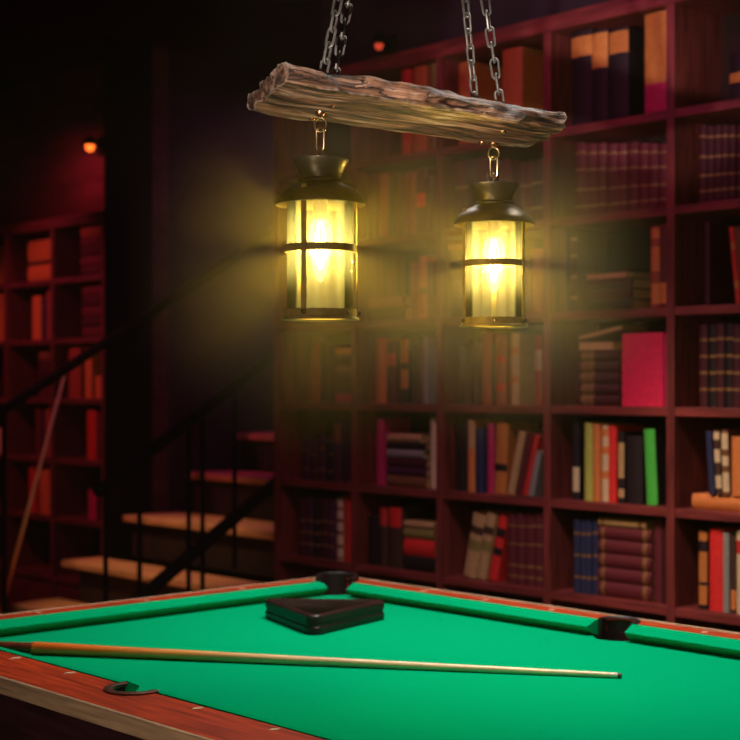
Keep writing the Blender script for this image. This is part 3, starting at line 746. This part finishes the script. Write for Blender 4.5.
def on_top(x, y, Y): p = at(x, y, Y); p.z = CH + HB + TH; return p
def top_st(s, t): return bc + (Matrix.Rotation(yaw, 4, 'Z') @ deform(s, t, 1))
ends = []
def find_st(x, t):
    best = None
    for i in range(0, 201):
        p = top_st(i/200, t); X = p.x*SP + p.y*CP; Y = -p.x*CP + p.y*SP
        px = 370 + F*X/Y
        if best is None or abs(px-x) < best[0]: best = (abs(px-x), p)
    return best[1]
for x, t, tr in ((322, .10, .3), (333, .32, .9), (475.5, .30, .2), (501, .10, 1.0)):
    p = find_st(x, t)
    MBc = MB(); chain(MBc, tol(p + Vector((0,0,-.006))), tol(APEX), .033, .0415, .0165, .0026, tr)
    MBc.build('chain', M_CHAIN, beam, True)
# lantern centres
LP = at(320.3, 385, 2.88); RP = at(493.8, 385, 3.24)
ZBASE = 1.589
yb = CH + HB
def dome(p, r): return MB().lathe([(.001, -r*.85), (r*.45, -r*.75), (r*.8, -r*.45), (r, 0), (r, .012), (.001, .012)], 14).xf(Matrix.Translation(tol(p)))
for cpos, scr in ((LP, ((312.5, 118.5), (331.5, 105.0))), (RP, ((482, 142.5), (503, 131.5)))):
    for sx, sy in scr:
        p = bp(sx, sy); dome(p + Vector((0,0,.001)), .0078).build('dome_screw', M_COPPER, beam, True)
    e = Vector((cpos.x, cpos.y, yb))
    dome(e, .011).build('eye_plate', M_COPPER, beam, True)
    # eye ring
    mbr = MB().tube([tol(e + Vector((0,0,-.024)) + Vector((SP*.012*math.cos(2*PI*i/18), CP*.012*math.cos(2*PI*i/18), .014*math.sin(2*PI*i/18)))) for i in range(18)], .0021, 8, loop=True)
    mbr.build('eye_ring', M_BRASS, beam, True)

# ------------------------------------------------------------------ lanterns
def lantern(pos, label, bars, screws):
    o = empty('hanging_lantern', (pos.x, pos.y, ZBASE)); tag(o, label, 'lantern', 'lanterns hung from the beam')
    # direction facing the camera
    fa = math.atan2(-pos.y, -pos.x)
    def pa(deg): return fa + math.radians(deg)
    cap = MB().lathe([(.0885, .2275), (.0905, .229), (.0905, .234), (.087, .242), (.076, .2545), (.060, .264), (.047, .2695), (.0445, .272), (.0445, .277), (.041, .280), (.041, .284), (.0445, .294), (.051, .307), (.0565, .315), (.0570, .318),
                      (.0555, .3185), (.0495, .307), (.043, .295), (.039, .284), (.039, .278), (.040, .268), (.058, .260), (.074, .2505), (.085, .239)], 48, close=True)
    cap.build('cap', M_BRONZE, o, True)
    MB().lathe([(.001, .281), (.040, .281), (.040, .284), (.001, .284)], 32).build('cap_plate', M_BRONZE, o, True)
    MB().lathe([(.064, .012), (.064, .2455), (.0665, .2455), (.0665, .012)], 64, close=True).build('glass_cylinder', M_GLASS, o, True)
    MB().lathe([(.0655, .2435), (.0655, .2475), (.0695, .2475), (.0695, .2435)], 48, close=True).build('top_ring', M_BRONZE, o, True)
    MB().lathe([(.0685, .134), (.0685, .148), (.0728, .148), (.0728, .134)], 48, close=True).build('middle_band', M_BAND, o, True)
    bb = MB().lathe([(.0685, .006), (.0685, .021), (.0728, .021), (.0728, .006), (.0775, .004), (.078, .000), (.060, .000), (.058, .003), (.064, .006)], 48, close=True)
    bb.build('bottom_band', M_BAND, o, True)
    for dg in bars:
        a = pa(dg); R = Matrix.Rotation(a, 4, 'Z')
        MB().box((.0722, -.0057, .004), (.0755, .0057, .262), bev=.001).xf(R).build('bar', M_BAND, o)
        MB().lathe([(.001, .0045), (.004, .004), (.0055, .0015), (.0055, -.003), (.001, -.003)], 14).xf(R @ Matrix.Translation((.0765, 0, .014)) @ Matrix.Rotation(PI/2, 4, 'Y')).build('bar_knob', M_BRONZE, o, True)
    for dg in screws:
        R = Matrix.Rotation(pa(dg), 4, 'Z')
        MB().lathe([(.001, .003), (.0018, .003), (.0020, .0038), (.0030, .0034), (.0034, 0), (.0034, -.003), (.001, -.003)], 14).xf(R @ Matrix.Translation((.0732, 0, .0135)) @ Matrix.Rotation(PI/2, 4, 'Y')).build('screw', M_SCREW, o, True)
    MB().lathe([(.001, .281), (.017, .281), (.017, .262), (.0145, .258), (.0145, .205), (.012, .200), (.001, .200)], 24).build('socket', M_SOCKET, o, True)
    bulb = MB().lathe([(.012, .203), (.016, .198), (.0225, .186), (.0245, .172), (.0242, .155), (.0215, .132), (.0165, .108), (.0105, .088), (.005, .078), (.0008, .0755)], 28).build('bulb', M_BULB, o, True)
    fl_ = MB()
    for k in range(4):
        a = k*PI/2 + .5
        fl_.tube([(.004*math.cos(a), .004*math.sin(a), .196), (.010*math.cos(a), .010*math.sin(a), .172), (.008*math.cos(a), .008*math.sin(a), .118), (.003*math.cos(a), .003*math.sin(a), .100)], .0016, 6)
    fl_.build('filament', M_FILAMENT, bulb, True)
    # short chain up to the beam's eye
    ln = MB(); top = HB + CH - ZBASE - .034
    ln.tube([(.010*math.cos(2*PI*i/16)*SP, .010*math.cos(2*PI*i/16)*CP, .292 + .012*math.sin(2*PI*i/16)) for i in range(16)], .0022, 8, loop=True)
    n = 2; a0, a1 = .300, top
    pit = (a1-a0)/n
    for i in range(n):
        c = a0 + pit*(i+.5); an = PHI + (PI/2 if i == 0 else .55)
        ln.tube([(px*math.sin(an), px*math.cos(an), c + py) for px, py in link_pts(pit+.008, .018)], .0022, 8, loop=True)
    ln.tube([(0, 0, .283), (0, 0, .290)], .006, 10)
    ln.build('hanging_chain', M_BRASS, o, True)
    li = bpy.data.lights.new('bulb_light', 'POINT'); li.energy = LAMP_W; li.color = (1, .68, .12); li.shadow_soft_size = .018
    lo = bpy.data.objects.new('bulb_light', li); COL.objects.link(lo); lo.parent = o; lo.location = (0, 0, .145)
    return o
LAMP_W = 8.5
lantern(LP, 'bronze glass lantern under the left end of the beam, nearer one', (25.6*-1*-1*-1, 94.4, 214.4), (46,))
lantern(RP, 'bronze glass lantern under the right end of the beam', (62, 180, 298), (2,))

# ------------------------------------------------------------------ lights
def area(name, loc, target, size, energy, col, sy=None, spread=180):
    l = bpy.data.lights.new(name, 'AREA'); l.energy = energy; l.color = col; l.size = size
    if sy: l.shape = 'RECTANGLE'; l.size_y = sy
    l.spread = math.radians(spread)
    o = bpy.data.objects.new(name, l); COL.objects.link(o); o.location = loc
    o.rotation_euler = (Vector(target) - Vector(loc)).to_track_quat('-Z', 'Y').to_euler()
    return o
def spot(name, loc, target, energy, col, ang, blend=.5, r=.05):
    l = bpy.data.lights.new(name, 'SPOT'); l.energy = energy; l.color = col; l.spot_size = math.radians(ang); l.spot_blend = blend; l.shadow_soft_size = r
    o = bpy.data.objects.new(name, l); COL.objects.link(o); o.location = loc
    o.rotation_euler = (Vector(target) - Vector(loc)).to_track_quat('-Z', 'Y').to_euler()
    return o
area('table_lamp_light', (-2.7, 2.95, 2.9), (-2.7, 2.85, 0), 2.2, 34, (1, .93, .85), .5, 118)
area('magenta_room_light', (-3.6, 2.6, 3.4), (-4.0, 4.6, 1.6), 1.6, 6.8, (1, .002, .48), .4, 150)
for k, sh in enumerate((-.24, .04, .30)):
    spot('beam_spot', (*uv(-.7, .15), 1.42), tuple(bc + ax*sh + Vector((0, 0, .085))), 290, (1, .90, .82), 8.4, .45, .03)  # added unseen spots that brighten the beam's front and chains
area('room_fill', (.4, -1.2, 2.9), (-2.5, 2.0, .8), 1.2, 6, (1, .85, .75))
spot('low_trim_fill', (-1.6, -.1, .42), (-2.45, 1.6, .80), 42, (1, .80, .62), 70, .6, .1)  # added low spot brightening the near edge trim
spot('wall_lamp_light', tuple(wl + Vector((-.05, -.34, -.02))), tuple(wl + Vector((-.30, .3, -.75))), 9, (1, .04, .10), 150, 1, .06)
spot('left_case_red_fill', (-8.0, 2.8, 3.2), (-8.1, 4.8, 1.5), 85, (1, .13, .22), 50, .6, .05)  # added spot that reddens the left bookcase, no fixture there
spot('stair_light', (-6.6, 3.2, 3.3), (-6.75, 4.55, .35), 200, (1, .56, .27), 34, .8, .05)

spot('shelf_fill_spot', (-3.2, 2.9, 2.6), (-2.95, 4.5, .62), 76, (1, .70, .38), 46, .8, .12)  # added warm spot lifting the lower right shelves
area('recess_purple_fill', (-6.5, 6.2, 3.4), (-6.5, 6.4, 0), .8, 9, (.55, .01, .42))  # added purple fill to tint the dark recess walls
HAZE_R, HAZE_D, HAZE_0 = .44, .46, .0012
# ------------------------------------------------------------------ world: dark room, haze added for the lantern glow
w = bpy.data.worlds.new('world'); SC.world = w; w.use_nodes = True
nt = w.node_tree
nt.nodes['Background'].inputs[0].default_value = (.004, .001, .004, 1); nt.nodes['Background'].inputs[1].default_value = 1
vs = nt.nodes.new('ShaderNodeVolumeScatter'); vs.inputs['Anisotropy'].default_value = .0; vs.inputs['Color'].default_value = (1, .90, .42, 1)
gp = nt.nodes.new('ShaderNodeNewGeometry'); prev = None
for q in (LP, RP):          # denser haze added here to imitate the lanterns' bloom
    dn = nt.nodes.new('ShaderNodeVectorMath'); dn.operation = 'DISTANCE'; dn.inputs[1].default_value = (q.x, q.y, ZBASE + .10)
    nt.links.new(gp.outputs['Position'], dn.inputs[0])
    mr = nt.nodes.new('ShaderNodeMapRange'); mr.interpolation_type = 'SMOOTHERSTEP'
    mr.inputs['From Min'].default_value = HAZE_R; mr.inputs['From Max'].default_value = 0; mr.inputs['To Min'].default_value = 0; mr.inputs['To Max'].default_value = HAZE_D
    nt.links.new(dn.outputs['Value'], mr.inputs['Value'])
    ad = nt.nodes.new('ShaderNodeMath'); ad.operation = 'ADD'; ad.inputs[1].default_value = HAZE_0
    nt.links.new(mr.outputs[0], ad.inputs[0])
    if prev: nt.links.new(prev.outputs[0], ad.inputs[1])
    prev = ad
nt.links.new(prev.outputs[0], vs.inputs['Density'])
w.cycles.volume_step_size = .10
nt.links.new(vs.outputs[0], nt.nodes['World Output'].inputs['Volume'])

# ------------------------------------------------------------------ camera
cd = bpy.data.cameras.new('camera'); cam = bpy.data.objects.new('camera', cd); COL.objects.link(cam)
cam.location = (0, 0, CH); cam.rotation_euler = (PI/2, 0, PI/2 - PHI)
cd.sensor_width = 36; cd.lens = 36*F/740; cd.shift_y = (HZ-370)/740; cd.clip_start = .05
cd.dof.use_dof = True; cd.dof.focus_distance = 3.0; cd.dof.aperture_fstop = 4.0
SC.camera = cam
SC.view_settings.view_transform = 'Standard'; SC.view_settings.look = 'None'
SC.view_settings.exposure = 0; SC.view_settings.gamma = 1; SC.view_settings.use_curve_mapping = False
SC.cycles.use_denoising = True
SC.cycles.max_bounces = 6; SC.cycles.diffuse_bounces = 3; SC.cycles.transparent_max_bounces = 12; SC.cycles.volume_bounces = 0
SC.cycles.caustics_reflective = False; SC.cycles.caustics_refractive = False
SC.cycles.sample_clamp_indirect = 4
